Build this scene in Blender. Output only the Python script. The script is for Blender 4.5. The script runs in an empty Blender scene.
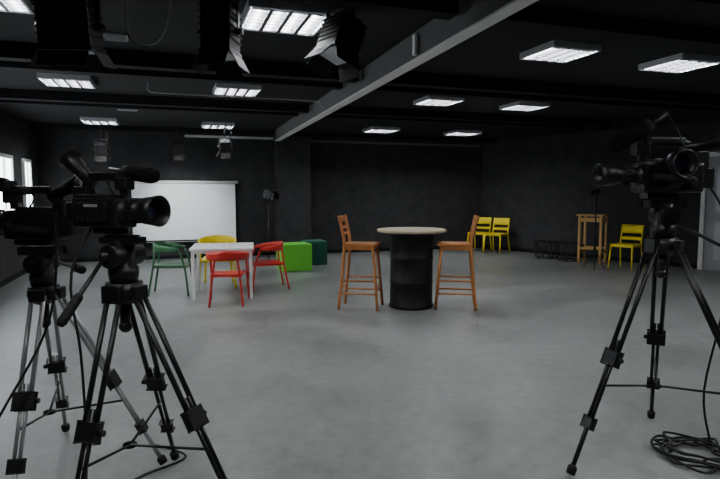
import bpy, bmesh, math, random
from mathutils import Vector, Matrix
random.seed(4)
V=Vector
# ---------------------------------------------------------------- materials
def mat(name,col,rough=.5,metal=0,emit=None,es=0,var=0,scale=8,spec=.5,bump=0,coat=0):
    m=bpy.data.materials.new(name); m.use_nodes=True
    nt=m.node_tree; b=nt.nodes['Principled BSDF']
    c=(col[0],col[1],col[2],1)
    b.inputs['Base Color'].default_value=c
    b.inputs['Roughness'].default_value=rough
    b.inputs['Metallic'].default_value=metal
    b.inputs['Specular IOR Level'].default_value=spec
    b.inputs['Coat Weight'].default_value=coat
    if emit:
        b.inputs['Emission Color'].default_value=(*emit,1); b.inputs['Emission Strength'].default_value=es
    if var or bump:
        tc=nt.nodes.new('ShaderNodeTexCoord'); n=nt.nodes.new('ShaderNodeTexNoise')
        n.inputs['Scale'].default_value=scale; n.inputs['Detail'].default_value=6
        nt.links.new(tc.outputs['Object'],n.inputs['Vector'])
        if var:
            r=nt.nodes.new('ShaderNodeValToRGB')
            r.color_ramp.elements[0].position=.3; r.color_ramp.elements[1].position=.7
            r.color_ramp.elements[0].color=(*[x*(1-var) for x in col],1)
            r.color_ramp.elements[1].color=(*[min(1,x*(1+var)) for x in col],1)
            nt.links.new(n.outputs['Fac'],r.inputs['Fac']); nt.links.new(r.outputs['Color'],b.inputs['Base Color'])
        if bump:
            bp=nt.nodes.new('ShaderNodeBump'); bp.inputs['Strength'].default_value=bump; bp.inputs['Distance'].default_value=.01
            nt.links.new(n.outputs['Fac'],bp.inputs['Height']); nt.links.new(bp.outputs['Normal'],b.inputs['Normal'])
    return m
def woodmat(name,c1,c2):
    m=mat(name,c1,.4); nt=m.node_tree; b=nt.nodes['Principled BSDF']
    tc=nt.nodes.new('ShaderNodeTexCoord'); mp=nt.nodes.new('ShaderNodeMapping'); mp.inputs['Scale'].default_value=(14,14,2)
    n=nt.nodes.new('ShaderNodeTexNoise'); n.inputs['Scale'].default_value=3; n.inputs['Detail'].default_value=5
    r=nt.nodes.new('ShaderNodeValToRGB'); r.color_ramp.elements[0].color=(*c1,1); r.color_ramp.elements[1].color=(*c2,1)
    r.color_ramp.elements[0].position=.35; r.color_ramp.elements[1].position=.65
    nt.links.new(tc.outputs['Object'],mp.inputs['Vector']); nt.links.new(mp.outputs['Vector'],n.inputs['Vector'])
    nt.links.new(n.outputs['Fac'],r.inputs['Fac']); nt.links.new(r.outputs['Color'],b.inputs['Base Color'])
    return m
def floormat():
    m=mat('floor_concrete',(.2,.21,.205),.36,spec=.5); nt=m.node_tree; b=nt.nodes['Principled BSDF']; L=nt.links.new
    tc=nt.nodes.new('ShaderNodeTexCoord')
    n1=nt.nodes.new('ShaderNodeTexNoise'); n1.inputs['Scale'].default_value=1.1; n1.inputs['Detail'].default_value=8; n1.inputs['Roughness'].default_value=.65
    n2=nt.nodes.new('ShaderNodeTexNoise'); n2.inputs['Scale'].default_value=9; n2.inputs['Detail'].default_value=9; n2.inputs['Roughness'].default_value=.72
    for n in (n1,n2): L(tc.outputs['Object'],n.inputs['Vector'])
    mx=nt.nodes.new('ShaderNodeMath'); mx.operation='MULTIPLY_ADD'; mx.inputs[1].default_value=.5
    L(n2.outputs['Fac'],mx.inputs[0]); 
    m2=nt.nodes.new('ShaderNodeMath'); m2.operation='MULTIPLY'; m2.inputs[1].default_value=.5
    L(n1.outputs['Fac'],m2.inputs[0]); L(m2.outputs[0],mx.inputs[2])
    r=nt.nodes.new('ShaderNodeValToRGB'); r.color_ramp.elements[0].position=.38; r.color_ramp.elements[1].position=.62
    r.color_ramp.elements[0].color=(.130,.139,.136,1); r.color_ramp.elements[1].color=(.218,.228,.223,1)
    L(mx.outputs[0],r.inputs['Fac']); L(r.outputs['Color'],b.inputs['Base Color'])
    rr=nt.nodes.new('ShaderNodeMapRange'); rr.inputs['From Min'].default_value=.3; rr.inputs['From Max'].default_value=.7
    rr.inputs['To Min'].default_value=.27; rr.inputs['To Max'].default_value=.44
    L(n1.outputs['Fac'],rr.inputs['Value']); L(rr.outputs['Result'],b.inputs['Roughness'])
    return m
M={}
M['floor']=floormat()
M['wall']=mat('wall_charcoal',(.031,.031,.033),.85,var=.25,scale=5,bump=.4,spec=.25)
M['ceil']=mat('ceiling_black',(.017,.017,.018),.9,var=.15,scale=2,spec=.2)
M['joist']=mat('joist_black',(.008,.008,.009),.8,spec=.2)
M['beam']=mat('beam_grey',(.13,.13,.13),.8,var=.05,spec=.2)
M['trimw']=mat('trim_white',(.65,.65,.64),.6)
M['white']=mat('white_paint',(.8,.8,.79),.4)
M['screen']=mat('screen_fabric',(.90,.92,.93),.9,spec=.1)
M['louv']=mat('louver_metal',(.12,.12,.13),.4,.5)
M['tray']=mat('fixture_tray',(.40,.41,.43),.4,.3)
M['tube']=mat('fluorescent_tube',(1,1,1),.5,emit=(.97,.99,1),es=270)
M['pane']=mat('window_daylight',(1,1,1),.5,emit=(.85,.93,1),es=8)
M['wood']=woodmat('bar_wood',(.36,.12,.03),(.50,.20,.055))
M['ply']=woodmat('ply_wood',(.50,.27,.06),(.64,.38,.11))
M['topw']=mat('tabletop_laminate',(.44,.37,.27),.5,var=.08,scale=20)
M['barrel']=mat('barrel_black',(.005,.005,.006),.5,var=.2,scale=10,spec=.25)
M['red']=mat('red_lacquer',(.50,.02,.015),.35)
M['green']=mat('green_lacquer',(.025,.11,.04),.4)
M['yel']=mat('yellow_plastic',(.88,.70,.003),.4)
M['lime']=mat('lime_fabric',(.12,.52,.04),.85,bump=.2,scale=60)
M['teal']=mat('teal_fabric',(.010,.085,.06),.85,bump=.2,scale=60)
M['blk']=mat('black_plastic',(.006,.006,.007),.42,var=.2,scale=20,spec=.35)
M['blkg']=mat('black_gloss',(.006,.006,.007),.2)
M['foam']=mat('foam_black',(.006,.006,.006),1,bump=1,scale=120,spec=.1)
M['rub']=mat('rubber_black',(.008,.008,.008),.7,spec=.3)
M['met']=mat('dark_metal',(.03,.03,.033),.35,.8)
M['sil']=mat('aluminium',(.32,.32,.325),.4,.5)
M['glass']=mat('lens_glass',(.01,.012,.03),.05,coat=1)
M['opal']=mat('lamp_lens',(.7,.72,.75),.3)
M['grey']=mat('label_grey',(.30,.30,.31),.5)
# ---------------------------------------------------------------- builder
class B:
    def __init__(s,name): s.n=name; s.bm=bmesh.new(); s.ms=[]
    def mi(s,k):
        m=M[k]
        if m not in s.ms: s.ms.append(m)
        return s.ms.index(m)
    def box(s,c,d,k,rot=None,bev=0,taper=None):
        r=bmesh.ops.create_cube(s.bm,size=1); vs=r['verts']
        for v in vs:
            v.co=V((v.co.x*d[0],v.co.y*d[1],v.co.z*d[2]))
            if taper and v.co.z<0: v.co.x*=taper; v.co.y*=taper
        if rot is not None:
            R=rot if isinstance(rot,Matrix) else (Matrix.Rotation(rot[2],3,'Z')@Matrix.Rotation(rot[1],3,'Y')@Matrix.Rotation(rot[0],3,'X'))
            for v in vs: v.co=R@v.co
        for v in vs: v.co+=V(c)
        fs=set(f for v in vs for f in v.link_faces)
        i=s.mi(k)
        for f in fs: f.material_index=i
        if bev>0:
            es=list(set(e for v in vs for e in v.link_edges))
            rr=bmesh.ops.bevel(s.bm,geom=es,offset=bev,segments=2,affect='EDGES',profile=.6)
            for f in rr['faces']: f.material_index=i
        return s
    def lathe(s,p1,p2,prof,k,seg=20,caps=True):
        p1=V(p1);p2=V(p2);ax=(p2-p1);L=ax.length;ax=ax.normalized()
        a=ax.orthogonal().normalized(); b=ax.cross(a); i=s.mi(k); rings=[]
        for t,r in prof:
            rings.append([s.bm.verts.new(p1+ax*L*t+(a*math.cos(2*math.pi*j/seg)+b*math.sin(2*math.pi*j/seg))*r) for j in range(seg)])
        for q in range(len(rings)-1):
            for j in range(seg):
                f=s.bm.faces.new((rings[q][j],rings[q][(j+1)%seg],rings[q+1][(j+1)%seg],rings[q+1][j])); f.material_index=i; f.smooth=True
        if caps:
            f=s.bm.faces.new(rings[0][::-1]); f.material_index=i
            f=s.bm.faces.new(rings[-1]); f.material_index=i
        return s
    def cyl(s,p1,p2,r,k,r2=None,seg=14):
        return s.lathe(p1,p2,[(0,r),(1,r if r2 is None else r2)],k,seg)
    def ball(s,c,r,k,sc=(1,1,1)):
        rr=bmesh.ops.create_uvsphere(s.bm,u_segments=16,v_segments=10,radius=r); i=s.mi(k)
        for v in rr['verts']: v.co=V((v.co.x*sc[0],v.co.y*sc[1],v.co.z*sc[2]))+V(c)
        for f in set(f for v in rr['verts'] for f in v.link_faces): f.material_index=i; f.smooth=True
        return s
    def tube(s,pts,r,k,seg=8,sub=6,smooth=True):
        P=[V(p) for p in pts]
        if smooth and len(P)>2:
            Q=[]
            for i in range(len(P)-1):
                p0=P[max(i-1,0)];p1=P[i];p2=P[i+1];p3=P[min(i+2,len(P)-1)]
                for j in range(sub):
                    t=j/sub
                    Q.append(.5*((2*p1)+(p2-p0)*t+(2*p0-5*p1+4*p2-p3)*t*t+(3*p1-p0-3*p2+p3)*t**3))
            Q.append(P[-1]);P=Q
        i=s.mi(k); rings=[]; T=(P[1]-P[0]).normalized(); a=T.orthogonal().normalized()
        for q,p in enumerate(P):
            T2=(P[min(q+1,len(P)-1)]-P[max(q-1,0)]).normalized()
            a=(a-T2*a.dot(T2)).normalized(); b=T2.cross(a)
            rings.append([s.bm.verts.new(p+(a*math.cos(2*math.pi*j/seg)+b*math.sin(2*math.pi*j/seg))*r) for j in range(seg)])
        for q in range(len(rings)-1):
            for j in range(seg):
                f=s.bm.faces.new((rings[q][j],rings[q][(j+1)%seg],rings[q+1][(j+1)%seg],rings[q+1][j])); f.material_index=i; f.smooth=True
        s.bm.faces.new(rings[0][::-1]).material_index=i; s.bm.faces.new(rings[-1]).material_index=i
        return s
    def sheet(s,fn,nu,nv,th,k):
        i=s.mi(k)
        P=[[V(fn(a/nu,b/nv)) for b in range(nv+1)] for a in range(nu+1)]
        def nrm(a,b):
            du=P[min(a+1,nu)][b]-P[max(a-1,0)][b]; dv=P[a][min(b+1,nv)]-P[a][max(b-1,0)]
            return du.cross(dv).normalized()
        A=[[s.bm.verts.new(P[a][b]+nrm(a,b)*th/2) for b in range(nv+1)] for a in range(nu+1)]
        C=[[s.bm.verts.new(P[a][b]-nrm(a,b)*th/2) for b in range(nv+1)] for a in range(nu+1)]
        def F(l,sm=True):
            f=s.bm.faces.new(l); f.material_index=i; f.smooth=sm
        for a in range(nu):
            for b in range(nv):
                F((A[a][b],A[a+1][b],A[a+1][b+1],A[a][b+1])); F((C[a][b],C[a][b+1],C[a+1][b+1],C[a+1][b]))
        for a in range(nu):
            F((A[a][0],C[a][0],C[a+1][0],A[a+1][0]),False); F((A[a][nv],A[a+1][nv],C[a+1][nv],C[a][nv]),False)
        for b in range(nv):
            F((A[0][b],A[0][b+1],C[0][b+1],C[0][b]),False); F((A[nu][b],C[nu][b],C[nu][b+1],A[nu][b+1]),False)
        return s
    def done(s,loc=(0,0,0),rz=0,sc=1,rot=None):
        bmesh.ops.recalc_face_normals(s.bm,faces=s.bm.faces)
        me=bpy.data.meshes.new(s.n); s.bm.to_mesh(me); s.bm.free()
        for m in s.ms: me.materials.append(m)
        o=bpy.data.objects.new(s.n,me); bpy.context.collection.objects.link(o)
        o.location=loc; o.rotation_euler=rot if rot else (0,0,rz); o.scale=sc if isinstance(sc,tuple) else (sc,sc,sc)
        return o
def copy(o,loc,rz=0,name=None,sc=None):
    c=bpy.data.objects.new(name or o.name.split('.')[0],o.data); bpy.context.collection.objects.link(c)
    c.location=loc; c.rotation_euler=(0,0,rz); c.scale=(sc,sc,1) if sc else o.scale; return c
rad=math.radians
# ---------------------------------------------------------------- room frame (rotated ~18.7 deg)
RA=math.atan2(.32,.947); W=V((math.cos(RA),math.sin(RA),0)); D=V((-math.sin(RA),math.cos(RA),0))
def R(t,s,z=0): p=W*t+D*s; p.z=z; return p
H=2.75
def prism(name,poly,z0,z1,k):
    b=B(name); i=b.mi(k)
    lo=[b.bm.verts.new((p[0],p[1],z0)) for p in poly]; hi=[b.bm.verts.new((p[0],p[1],z1)) for p in poly]
    b.bm.faces.new(lo[::-1]); b.bm.faces.new(hi); n=len(poly)
    for j in range(n): b.bm.faces.new((lo[j],lo[(j+1)%n],hi[(j+1)%n],hi[j]))
    return b.done()
c_bl=R(-2.5,12.8); c_br=R(7.65,12.8); c_r1=V((6.95,9.87,0)); c_r2=R(9.9,-3); c_fl=R(-2.5,-3)
poly=[c_fl,c_r2,c_r1,c_br,c_bl]
cen=V((2,6,0))
ex=[p+(p-cen).normalized()*.3 for p in poly]
prism('floor',ex,-.1,0,'floor'); prism('ceiling',ex,H,H+.1,'ceil')
def wall(name,a,b,th=.15,k='wall',z0=0,z1=H,inw=0):
    d=(b-a).normalized(); n=V((d.y,-d.x,0))
    if n.dot(cen-(a+b)/2)>0: n=-n
    return prism(name,[a,b,b+n*th,a+n*th],z0,z1,k)
wall('wall_left',c_fl,c_bl); wall('wall_back',c_bl,c_br); wall('wall_right',c_br,c_r1)
wall('wall_side',c_r1,c_r2); wall('wall_front',c_r2,c_fl)
def strip(name,a,b,z0,z1,k,th=.02):
    d=(b-a).normalized(); n=V((d.y,-d.x,0))
    if n.dot(cen-(a+b)/2)<0: n=-n
    return prism(name,[a,b,b+n*th,a+n*th],z0,z1,k)
strip('baseboard_left',c_fl,c_bl,0,.08,'joist'); strip('baseboard_back',c_bl,c_br,0,.08,'joist'); strip('baseboard_right',c_br,c_r1,0,.08,'joist')
strip('trim_1',R(.33,12.8),R(2.25,12.8),2.63,2.68,'trimw',.03)
strip('trim_2',R(3.0,12.8),R(7.55,12.8),2.60,2.65,'beam',.03)
# column + main beam
B('column').box((0,0,1.375-.003),(.74,.5,2.745),'wall',bev=.01).done(R(2.62,12.53),RA)
BA=rad(17.15); bd=V((-math.sin(BA),math.cos(BA),0)); bw=V((math.cos(BA),math.sin(BA),0))
bp=V((.91,3.2,0))+bd*1.6+bw*.045
B('ceiling_beam').box((0,0,0),(.09,15.0,.22),'beam').box((-.01,0,-.117),(.11,15.0,.014),'trimw').done((bp.x,bp.y,2.64),BA)
B('beam_bracket').box((0,0,0),(.03,.05,.16),'white',bev=.004).done((bp-bd*.1-bw*.07+V((0,0,2.63))),BA)
for i,(s,dz) in enumerate(((.5,.14),(1.9,.14),(2.75,.14),(3.5,.12),(5.75,.14),(6.4,.10),(8.3,.12),(9.1,.07),(12.1,.1))):
    bt=1.85+.027*(s-3)
    B('ceiling_joist').box((0,0,0),(bt+2.44,.14,dz),'joist').done(R((bt-2.46)/2,s,H-dz/2),RA)
    e=9.3 if s<8 else 7.6
    B('ceiling_joist').box((0,0,0),(e-bt-.2,.14,dz),'joist').done(R((e+bt+.2)/2,s,H-dz/2),RA)
# ---------------------------------------------------------------- fluorescent fixtures
def fixture():
    b=B('fluorescent_ceiling_light'); w=.66
    b.box((0,0,-.004),(w,w,.008),'tray')
    for sx in (-1,1):
        b.box((sx*(w/2-.01),0,-.032),(.02,w,.05),'tray'); b.box((0,sx*(w/2-.01),-.032),(w-.04,.02,.05),'tray')
    for i in range(4):
        x=-.225+.15*i
        b.cyl((x,-.28,-.024),(x,.28,-.024),.012,'tube',seg=8)
        for q in (-1,1): b.box((x,q*.288,-.024),(.03,.02,.03),'white')
    for i in range(3): b.box((-.15+.15*i,0,-.046),(.032,.6,.03),'louv')
    for i in range(7): b.box((0,-.27+.09*i,-.046),(.6,.010,.028),'louv')
    return b
f0=fixture()
f0=f0.done(R(-1.15,4.3,H),RA,(.84,.84,1))
for t,s,sc in ((.83,4.20,.90),(3.40,4.38,.76),(4.84,4.38,.80),(-1.08,7.3,.80),(.82,7.25,.82),(3.59,7.2,.80),(5.03,7.25,.80),(-1.16,11.2,.88),(.90,11.2,.88),(4.14,10.9,.92),(6.02,10.9,.92)):
    copy(f0,R(t,s,H),RA,sc=sc)
for s in (1.2,):
    for t in (-1.15,.82,3.65,5.1): copy(f0,R(t,s,H),RA)
for s in (1.2,4.4):copy(f0,R(7.6,s,H),RA)
# vents
for t,s in ((-.45,5.2),(-.6,9.6)):
    b=B('air_vent').box((0,0,-.008),(.3,.2,.016),'grey')
    for i in range(6): b.box((0,-.075+.03*i,-.02),(.27,.012,.014),'sil',rot=(.6,0,0))
    b.done(R(t,s,H),RA)
# conduit
B('ceiling_conduit').tube([R(-.2,6.95,2.7),R(-.2,6.95,2.60),R(0,6.95,2.585),R(1.0,6.95,2.585),R(1.7,6.95,2.585),R(1.82,6.95,2.56),R(1.84,6.95,2.5)],.007,'grey',sub=4).done()
# windows
for i,(a,c) in enumerate(((11.5,12.0),(9.7,10.7),(7.6,8.8),(5.4,6.6))):
    b=B('window_%d'%(i+1)); m=(a+c)/2; w=c-a
    b.box((.012,0,1.52),(.015,w,1.0),'pane')
    for q in (-1,1):
        b.box((.02,q*(w/2),1.52),(.05,.06,1.06),'white'); b.box((.02,0,1.52+q*.5),(.05,w+.06,.06),'white')
    b.box((.025,0,1.52),(.04,.04,1.0),'white'); b.box((.06,0,.99),(.12,w+.12,.03),'white')
    b.done(R(-2.5,m),RA)
# door on right wall
dv=(c_r1-c_br).normalized(); ang=math.atan2(dv.y,dv.x)
p=c_br+dv*5.70; nin=V((dv.y,-dv.x,0)); 
if nin.dot(cen-p)<0: nin=-nin
p+=nin*.004
b=B('door_1'); b.box((0,-.02,1.05),(.86,.04,2.1),'grey',bev=.004)
b.box((0,-.042,1.5),(.5,.008,.8),'tray'); b.box((0,-.042,.55),(.5,.008,.7),'tray')
for q in (-1,1): b.box((q*.46,-.04,1.13),(.07,.08,2.26),'white')
b.box((0,-.04,2.23),(.98,.08,.07),'white'); b.box((0,-.03,2.15),(.86,.03,.1),'white'); b.cyl((.36,-.04,1),(.36,-.1,1),.012,'sil'); b.cyl((.36,-.09,1),(.25,-.09,1),.01,'sil')
b.done(p,ang)
# ---------------------------------------------------------------- projection screen
b=B('projection_screen')
b.box((0,0,0),(2.18,.012,1.26),'screen'); b.cyl((-1.14,-.01,.66),(1.14,-.01,.66),.035,'white'); b.cyl((-1.1,-.0,-.64),(1.1,0,-.64),.018,'blk')
for q in (-1,1): b.box((q*1.08,-.008,0),(.02,.006,1.26),'blk'); b.box((q*1.15,-.0,.66),(.03,.08,.09),'blk')
b.box((-.2,-.008,-.60),(1.9,.006,.03),'blk')
b.done(R(.30,12.72,1.0),RA)
# ---------------------------------------------------------------- bar table
b=B('bar_table')
b.lathe((0,0,0),(0,0,.95),[(0,.275),(.03,.285),(.05,.27),(.33,.268),(.345,.276),(.36,.268),(.65,.268),(.665,.276),(.68,.268),(.94,.27),(.955,.29),(1,.29)],'barrel',40)
b.lathe((0,0,.95),(0,0,.985),[(0,.42),(.3,.435),(.8,.435),(1,.428)],'topw',48)
b.done((.65,7.04,0))
# ---------------------------------------------------------------- bar stools
def barstool():
    b=B('bar_stool'); k='wood'
    for q in (-1,1):
        b.tube([(-.255,q*.19,0),(-.215,q*.17,.40),(-.185,q*.16,.80),(-.215,q*.165,1.0),(-.25,q*.17,1.16)],.0195,k,8,5)
        b.tube([(.235,q*.20,0),(.17,q*.16,.79)],.0195,k)
        b.cyl((-.235,q*.18,.20),(.215,q*.188,.20),.012,k); b.cyl((-.22,q*.175,.36),(.20,q*.18,.36),.012,k)
        b.box((-.01,q*.155,.765),(.34,.022,.05),k)
    b.cyl((.21,-.185,.27),(.21,.185,.27),.013,k); b.cyl((-.23,-.18,.27),(-.23,.18,.27),.012,k)
    b.box((.155,0,.765),(.022,.30,.05),k); b.box((-.17,0,.765),(.022,.30,.05),k)
    b.sheet(lambda u,v:(-.20+.42*u,(-.2+.4*v)*(1-.10*(1-u)),.803-.012*math.sin(math.pi*u)*math.sin(math.pi*v)),8,8,.026,k)
    for z,h in ((1.115,.075),(1.01,.03),(.93,.03)):
        x=-.20-(z-.93)*.2
        b.sheet(lambda u,v:(x-.035*math.sin(math.pi*u)+(-.01)*v,-.165+.33*u,z-h/2+h*v),8,2,.016,k)
    return b
s0=barstool().done((.02,6.98,0),rad(-11)); copy(s0,(1.195,6.98,0),rad(180-9))
# ---------------------------------------------------------------- white table
b=B('white_table')
b.box((0,0,.685),(.84,.84,.03),'white',bev=.004)
for x in (-1,1):
    for y in (-1,1): b.box((x*.38,y*.38,.335),(.04,.04,.67),'white',bev=.003)
    b.box((x*.38,0,.65),(.03,.72,.04),'white'); b.box((0,x*.38,.65),(.72,.03,.04),'white')
b.done((-1.93,7.86,0),rad(11))
# ---------------------------------------------------------------- arm chairs
def armchair(k):
    b=B('armchair')
    b.sheet(lambda u,v:(-.2+.43*u,(-.21+.42*v)*(1-.08*(1-u)),.44-.018*math.sin(math.pi*v)*math.sin(math.pi*min(1,u*1.1))-(.02*max(0,u-.85)/.15)),10,8,.018,k)
    def band(u,v):
        th=rad(62+236*u); e=abs(u-.5)*2
        h=.11*(1-e**2)+.028
        return (.02+.25*math.cos(th)*(1.0),.255*math.sin(th),.665+.035*(1-e)-h/2+.02+h*v)
    b.sheet(band,28,3,.016,k)
    for q in (-1,1):
        b.tube([(.25,q*.245,0),(.205,q*.225,.42),(.14,q*.225,.655)],.014,k,8,5)
        b.tube([(-.28,q*.20,0),(-.215,q*.165,.42),(-.19,q*.13,.69)],.014,k,8,5)
        b.cyl((.2,q*.21,.42),(-.2,q*.17,.42),.011,k)
    b.cyl((.2,-.21,.42),(.2,.21,.42),.011,k); b.cyl((-.2,-.17,.42),(-.2,.17,.42),.011,k)
    return b
sc=(1.04,1.04,.90)
armchair('red').done((-1.73,7.26,0),rad(98),sc)
armchair('red').done((-1.40,8.36,0),rad(200),sc)
armchair('green').done((-2.69,7.95,0),rad(8),(1.04,1.04,.95))
armchair('yel').done((-2.20,8.60,0),rad(-78),(1.1,1.1,.98))
# ---------------------------------------------------------------- yellow side chairs
def sidechair():
    b=B('yellow_chair'); k='yel'
    b.sheet(lambda u,v:(-.2+.42*u,-.21+.42*v,.455-.02*math.sin(math.pi*v)*math.sin(math.pi*u)+.0),8,8,.02,k)
    b.sheet(lambda u,v:(-.245-.03*math.sin(math.pi*u)-.03*v,-.2+.4*u,.66+.16*v),10,3,.016,k)
    b.sheet(lambda u,v:(-.215-.025*math.sin(math.pi*u)-.02*v,-.19+.38*u,.53+.06*v),10,2,.014,k)
    for q in (-1,1):
        b.tube([(-.29,q*.215,0),(-.205,q*.195,.45),(-.235,q*.195,.62),(-.275,q*.195,.82)],.015,k,8,5)
        b.tube([(.25,q*.215,0),(.2,q*.195,.45)],.015,k)
        b.box((0,q*.195,.43),(.4,.02,.03),k)
    b.box((.19,0,.43),(.02,.38,.03),k); b.box((-.19,0,.43),(.02,.38,.03),k)
    return b
y0=sidechair().done((2.93,13.74,0),rad(236)); copy(y0,(3.27,13.38,0),rad(230)); copy(y0,(5.06,10.60,0),rad(222))
# wooden stand
b=B('wooden_stool'); k='ply'
for x in (-1,1):
    for y in (-1,1): b.box((x*.21,y*.17,.48),(.045,.045,.96),k,bev=.003)
    b.box((x*.21,0,.22),(.03,.3,.04),k); b.box((x*.21,0,.88),(.03,.3,.07),k); b.box((0,x*.17,.30),(.38,.03,.04),k); b.box((0,x*.17,.88),(.38,.03,.07),k)
b.box((0,0,.975),(.54,.46,.03),k,bev=.004)
b.done((4.79,11.5,0),rad(-40))
# cube poufs
B('cube_pouf').box((0,0,.25),(.56,.5,.5),'lime',bev=.025).done((-1.23,10.4,0),rad(22))
B('cube_pouf').box((0,0,.24),(.46,.46,.48),'teal',bev=.025).done((-.94,11.25,0),rad(20))
# black wire side tables
def wiretable():
    b=B('wire_side_table'); b.lathe((0,0,.36),(0,0,.375),[(0,.3),(1,.3)],'blk',6)
    n=6
    for i in range(n):
        a=2*math.pi*i/n; c=2*math.pi*(i+.5)/n; d=2*math.pi*(i+1)/n
        P=(.29*math.cos(a),.29*math.sin(a),.36); Q=(.22*math.cos(c),.22*math.sin(c),.008); P2=(.29*math.cos(d),.29*math.sin(d),.36); Q2=(.22*math.cos(c+2*math.pi/n),.22*math.sin(c+2*math.pi/n),.008)
        b.cyl(P,Q,.008,'blk',seg=6); b.cyl(P2,Q,.008,'blk',seg=6); b.cyl(Q,Q2,.008,'blk',seg=6)
    return b
w0=wiretable().done((4.10,12.25,0)); copy(w0,(4.42,11.85-.08,0),.4)
def lightstand(name,h,loc,rz,big):
    b=B(name); f=1 if big else .6
    b.cyl((0,0,.12),(0,0,h),.013,'blk',seg=8); b.cyl((0,0,.3),(0,0,.9),.018,'blk',seg=8)
    for i in range(3):
        a=2*math.pi*i/3; b.cyl((0,0,.42),(.36*f*math.cos(a),.36*f*math.sin(a),.012),.008,'blk',seg=6); b.cyl((0,0,.16),(.2*f*math.cos(a),.2*f*math.sin(a),.17),.006,'blk',seg=6)
    if big:
        b.box((0,0,h+.1),(.16,.14,.17),'blk',bev=.01,rot=(0,.3,0))
        for q in (-1,1): b.box((.13,q*.09,h+.07),(.12,.006,.14),'blk',rot=(0,.3,q*.5)); b.cyl((0,q*.085,h-.03),(0,q*.085,h+.12),.006,'met')
        b.box((.12,0,h+.18),(.12,.16,.006),'blk',rot=(0,-.2,0)); b.cyl((0,-.085,h-.03),(0,.085,h-.03),.007,'met')
        b.tube([(-.06,0,h+.05),(-.1,.02,h-.3),(-.03,.02,h-.6),(-.02,0,.5)],.006,'rub',6)
    else:
        b.box((-.03,0,h+.03),(.2,.03,.09),'blk',bev=.006,rot=(0,-.2,0)); b.cyl((0,0,h-.05),(0,0,h+.02),.02,'met')
    return b.done(loc,rz)
lightstand('lamp_on_stand',1.30,(-1.83,11.2,0),rad(-20),True)
lightstand('light_stand',1.42,(4.40,10.45,0),rad(10),False)
# ---------------------------------------------------------------- hanging studio lights
def studiolight(w,d,h,drop,tilt,rz,loc,name='studio_spotlight'):
    b=B(name)
    Rm=Matrix.Rotation(tilt,3,'Y')
    def T(p): return V((0,0,-drop))+Rm@V(p)
    b.cyl((0,0,0),(0,0,-drop+h*.75),.014,'blk'); b.box((0,0,-.05),(.07,.05,.09),'blk',bev=.005); b.cyl((0,.02,-.06),(0,.06,-.06),.012,'met')
    yk=w/2+.02
    b.box((0,0,-drop+h*.72),(.03,2*yk,.008),'blk')
    for q in (-1,1):
        b.box((0,q*yk,-drop+h*.36),(.03,.008,h*.74),'blk'); b.cyl((0,q*(yk-.02),-drop),(0,q*(yk+.03),-drop),.02,'blk')
    b.box(T((0,0,h*.08)),(d,w,h*.8),'blk',rot=Rm,bev=.012)
    b.box(T((0,0,h*.5)),(d*.7,w*.8,h*.12),'blk',rot=Rm,bev=.008)
    for i in range(6): b.box(T((0,0,h*(-.15+.11*i))),(d+.012,w+.012,.008),'rub',rot=Rm)
    b.box(T((0,0,-h*.36)),(d*1.06,w*1.06,h*.08),'blk',rot=Rm,bev=.004)
    b.box(T((0,0,-h*.405)),(d*.9,w*.9,.006),'opal',rot=Rm)
    for q in (-1,1):
        fx=Rm@Matrix.Rotation(-q*.5,3,'Y'); b.box(T((q*(d*.53+.03),0,-h*.42-.04)),(.005,w*.95,.10),'rub',rot=fx)
        fy=Rm@Matrix.Rotation(q*.5,3,'X'); b.box(T((0,q*(w*.53+.03),-h*.42-.04)),(d*.95,.005,.10),'rub',rot=fy)
    b.tube([T((0,.02,h*.5)),T((.03,.1,h*.8)),(.08,.12,-.12),(.1,.05,-.01)],.006,'rub',6)
    return b.done(loc,rz)
studiolight(.30,.24,.36,.30,-.15,rad(95),(-1.76,3.50,H-.0))
studiolight(.19,.18,.36,.32,.05,rad(80),(-.86,3.55,H-.0))
studiolight(.22,.20,.28,.30,.35,rad(40),(-.13,3.80,H-.0))
for x,y,dr in ((-3.6,11.2,.45),(-2.65,11.1,.42),(-4.9,10.7,.5)):
    studiolight(.2,.2,.26,dr,.3,rad(-70),(x,y,H))
# added fill spot without a housing, brightens the projection screen
ld=bpy.data.lights.new('screen_fill_spot','SPOT'); ld.energy=110; ld.spot_size=rad(62); ld.spot_blend=.8; ld.shadow_soft_size=.06; ld.color=(.95,.98,1)
lo=bpy.data.objects.new('screen_fill_spot',ld); bpy.context.collection.objects.link(lo)
lo.location=(-3.55,10.35,2.15); tgt=R(.30,12.72,.95); lo.rotation_euler=(tgt-lo.location).to_track_quat('-Z','Y').to_euler()
# hanging cables
B('hanging_cable').tube([(-1.35,3.4,2.74),(-1.42,3.5,2.45),(-1.30,3.55,2.36),(-1.18,3.5,2.45),(-1.1,3.45,2.74)],.007,'grey',6).done()
B('hanging_cable').tube([R(3.9,5.6,2.73),R(4.2,5.5,2.55),R(4.6,5.5,2.58),R(4.9,5.6,2.73)],.006,'rub',6).done()
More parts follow.
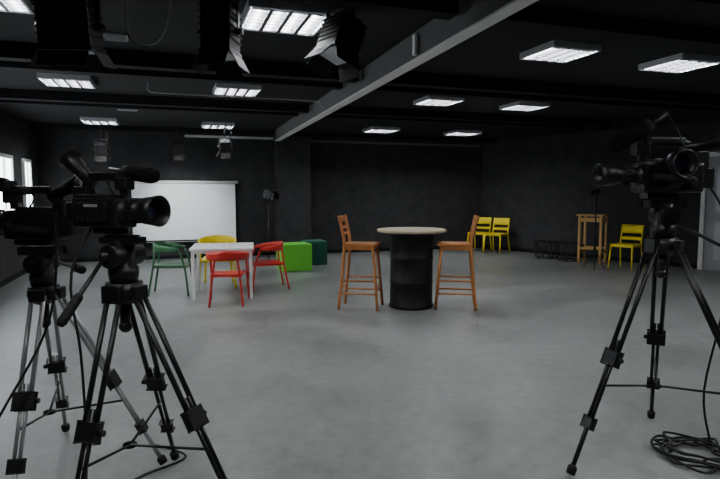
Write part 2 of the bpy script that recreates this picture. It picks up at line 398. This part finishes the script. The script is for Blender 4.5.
# ---------------------------------------------------------------- tripods
def tripod(c,hz,feet,leg,pan,plat_rz,scale_r=1):
    b=B('camera_tripod'); cz=hz-.22
    b.lathe((0,0,cz-.07),(0,0,cz+.02),[(0,.045),(.4,.075),(1,.075)],'blk',20)
    b.cyl((0,0,cz-.16),(0,0,cz-.07),.022,'met'); b.ball((0,0,cz-.17),.028,'blk')
    b.lathe((0,0,cz+.02),(0,0,hz-.02),[(0,.055),(.2,.062),(.35,.062),(.4,.05),(1,.05)],'blk',20)
    Rz=Matrix.Rotation(plat_rz,3,'Z')
    b.cyl(Rz@V((0,-.085,hz-.085)),Rz@V((0,.085,hz-.085)),.048,'blk',seg=20); b.cyl(Rz@V((0,.085,hz-.085)),Rz@V((0,.1,hz-.085)),.03,'met')
    b.box((0,0,hz-.022),(.18,.085,.03),'blk',rot=Rz,bev=.006); b.box((0,0,hz-.004),(.13,.06,.008),'met',rot=Rz)
    p0=Rz@V((-.02,-.08,hz-.085)); p1=V(pan)-V(c)
    b.cyl(p0,p1,.009,leg if leg=='sil' else 'met'); u=(p1-p0).normalized()
    b.lathe(p1-u*.13,p1+u*.01,[(0,.014),(.1,.019),(.9,.019),(1,.012)],'rub'); b.ball(p0,.026,'blk')
    for fx,fy in feet:
        F=V((fx-c[0],fy-c[1],0)); d=F.normalized(); side=V((-d.y,d.x,0))
        top=d*.07+V((0,0,cz-.02)); foot=F+V((0,0,.02))
        L=foot-top; u=L.normalized()
        b.box(top-V((0,0,0)),(.05,.075,.06),'blk',rot=Matrix.Rotation(math.atan2(d.y,d.x),3,'Z'),bev=.006)
        m=top+L*.5; m2=top+L*.42; e=top+L*.96
        for q in (-1,1):
            b.cyl(top+side*q*.028,m+side*q*.024,.0115,leg,seg=10)
            b.cyl(m2+side*q*.012,top+L*.80+side*q*.012,.009,'met' if leg=='blk' else leg,seg=10)
        b.box(m,(.035,.085,.075),'blk',rot=Matrix((side.cross(u),side,u)).transposed(),bev=.006)
        b.cyl(m+side*.045,m+side*.065,.012,'met')
        b.box(top+L*.78,(.03,.06,.055),'blk',rot=Matrix((side.cross(u),side,u)).transposed(),bev=.005)
        b.cyl(top+L*.76,e,.0115,leg,seg=10)
        b.lathe(e,foot,[(0,.014),(.3,.024),(1,.022)],'rub')
        sp=top+L*.62; b.cyl(V((0,0,sp.z-.05)),sp,.006,'blk',seg=8)
        b.cyl(V((0,0,sp.z-.045)),V((0,0,sp.z-.055)),.03,'blk')
    return b.done((c[0],c[1],0))
def camcorder(loc,rz,sc=1,tilt=0,mic=.25,evf=.5,cable=None,mo=(.07,.035,.245),fl=.15,loupe=False,hood=1):
    b=B('video_camera')
    b.box((-.03,0,.085),(.25,.105,.12),'blk',bev=.014)
    b.box((-.05,0,.145),(.19,.085,.03),'blk',bev=.01); b.box((0,0,.012),(.13,.06,.022),'met',bev=.004)
    b.box((-.175,0,.085),(.06,.08,.085),'blk',bev=.008)
    b.box((-.03,-.062,.09),(.16,.02,.075),'blk',bev=.006)
    for i in range(5): b.cyl((-.1+.03*i,-.072,.06),(-.1+.03*i,-.078,.06),.005,'met',seg=8)
    b.box((-.02,-.0735,.115),(.07,.003,.010),'grey')
    b.tube([(-.11,.05,.06),(-.07,.10,.075),(.0,.105,.08),(.06,.055,.09)],.014,'rub')
    h=hood
    b.lathe((.08,0,.095),(.26,0,.095),[(0,.052),(.12,.052*h),(.14,.045*h),(.3,.045*h),(.32,.05*h),(.5,.05*h),(.52,.044*h),(.6,.044*h),(.62,.056*h),(.66,.058*h)],'blk',28)
    for i in range(18):
        a=2*math.pi*i/18
        b.box((.15,.051*h*math.cos(a),.095+.051*h*math.sin(a)),(.03,.006,.006),'rub')
    b.lathe((.19,0,.095),(.26,0,.095),[(0,.056*h),(.5,.060*h),(1,.066*h),(1.0,.060*h),(.3,.048*h)],'blk',28,caps=False)
    b.ball((.205,0,.095),.044*h,'glass',(.35,1,1))
    b.tube([(-.13,0,.15),(-.125,0,.205),(-.08,0,.225),(.03,0,.225),(.075,0,.21),(.08,0,.15)],.016,'blk',10)
    b.box((-.02,0,.235),(.15,.032,.022),'blk',bev=.008); b.box((.085,0,.20),(.06,.05,.05),'blk',bev=.008)
    Re=Matrix.Rotation(evf,3,'Y'); o=V((-.12,-.0,.20)); ax=Re@V((-1,0,0))
    b.lathe(o+V((.03,0,0)),o+ax*.14,[(0,.024),(.55,.026),(.6,.032),(.8,.034),(1,.046)],'blk',20)
    b.cyl(o+ax*.139,o+ax*.142,.034,'blk')
    if loupe:
        b.lathe((-.01,.04,.13),(-.025,.12,.135),[(0,.035),(.3,.038),(.35,.05),(1,.055),(1,.048),(.6,.042)],'blk',28,caps=False)
        b.ball((-.02,.085,.133),.042,'glass',(1,.3,1)); b.lathe((-.0255,.118,.135),(-.026,.123,.135),[(0,.056),(1,.056),(1,.049),(0,.049)],'met',28,caps=False)
    mo=V(mo); md=V((math.cos(mic),0,-math.sin(mic)))
    b.cyl(V((.08,.02,.21)),mo,.01,'met'); b.lathe(mo-md*.02-V((0,0,0)),mo+md*.02,[(0,.026),(1,.026)],'rub')
    b.cyl(mo-md*.10,mo+md*.02,.011,'blk'); b.lathe(mo-md*.0,mo+md*fl,[(0,.022),(.08,.03),(.8,.031),(.95,.024),(1,.012)],'foam')
    b.tube([mo-md*.10,mo-md*.12+V((0,0,-.03)),V((-.06,.06,.19)),V((-.02,.06,.13))],.0035,'rub',6)
    b.box((-.15,.01,.155),(.05,.07,.07),'blk',bev=.006)
    o=b.done(loc,rot=(0,tilt,rz),sc=sc)
    if cable:
        c=B('cable').tube(cable,.006,'rub',6,5).done(); c.parent=o
        bpy.context.view_layer.update(); c.matrix_parent_inverse=o.matrix_world.inverted()
    return o
c1=(-1.0,2.35,0)
tripod(c1,1.27,[(-1.08,1.90),(-.42,2.13),(-1.0,2.92)],'blk',(-1.14,2.1,.95),rad(-20))
camcorder((c1[0]-.05,c1[1],1.274),rad(-24),1.05,0,.12,.85,[(-1.12,2.42,1.36),(-1.17,2.25,1.12),(-1.12,2.2,.8),(-1.16,2.3,.4),(-1.25,2.5,.03),(-1.1,2.75,.012),(-.95,2.95,.012),(-1.2,3.1,.012)],hood=.92)
c2=(-1.60,2.80,0)
tripod(c2,1.18,[(-1.53,2.33),(-1.04,2.86),(-1.78,3.28)],'sil',(-1.25,2.5,1.10),rad(180))
camcorder((c2[0]-.04,c2[1],1.184),rad(172),1.2,0,-.2,.5,[(-1.5,2.75,1.35),(-1.42,2.6,1.1),(-1.46,2.55,.8),(-1.6,2.4,.45),(-1.75,2.3,.1),(-2.0,2.4,.012),(-2.3,2.8,.012)])
c3=(1.60,2.95,0)
tripod(c3,1.41,[(1.07,2.74),(1.86,3.47),(2.02,2.50)],'blk',(2.15,2.75,1.0),rad(175))
camcorder((c3[0]-.03,c3[1],1.414),rad(184),1.3,0,.55,.2,[(1.78,2.95,1.55),(1.9,2.9,1.3),(1.88,2.85,.9),(1.83,2.9,.4),(1.92,2.97,.09)],mo=(.08,.02,.285),fl=.17,loupe=True,hood=.72)
# ---------------------------------------------------------------- cables
def coil(c,n,r0,r1,th=.008):
    pts=[]
    for i in range(n*10):
        a=2*math.pi*i/10; f=i/(n*10); r=r0+(r1-r0)*random.random()
        pts.append((c[0]+r*math.cos(a)+.02*math.sin(f*9),c[1]+r*.9*math.sin(a)+.03*math.cos(f*7),th+.03*f+random.random()*.006))
    return pts
pts=coil((1.84,2.98),7,.11,.24)
pts+= [(2.15,3.05,.02),(2.35,3.3,.012),(2.8,3.5,.010),(3.2,3.3,.010)]
B('floor_cable_coil').tube(pts,.007,'rub',6,4).done()
# ---------------------------------------------------------------- camera & world
w=bpy.data.worlds.new('world'); bpy.context.scene.world=w; w.use_nodes=True
w.node_tree.nodes['Background'].inputs[0].default_value=(.5,.55,.6,1); w.node_tree.nodes['Background'].inputs[1].default_value=.3
cd=bpy.data.cameras.new('camera'); cam=bpy.data.objects.new('camera',cd); bpy.context.collection.objects.link(cam)
cd.sensor_width=36; cd.lens=28.0; cd.clip_start=.05
cam.location=(0,0,1.45); cam.rotation_euler=(rad(90-4.85),0,0)
bpy.context.scene.camera=cam
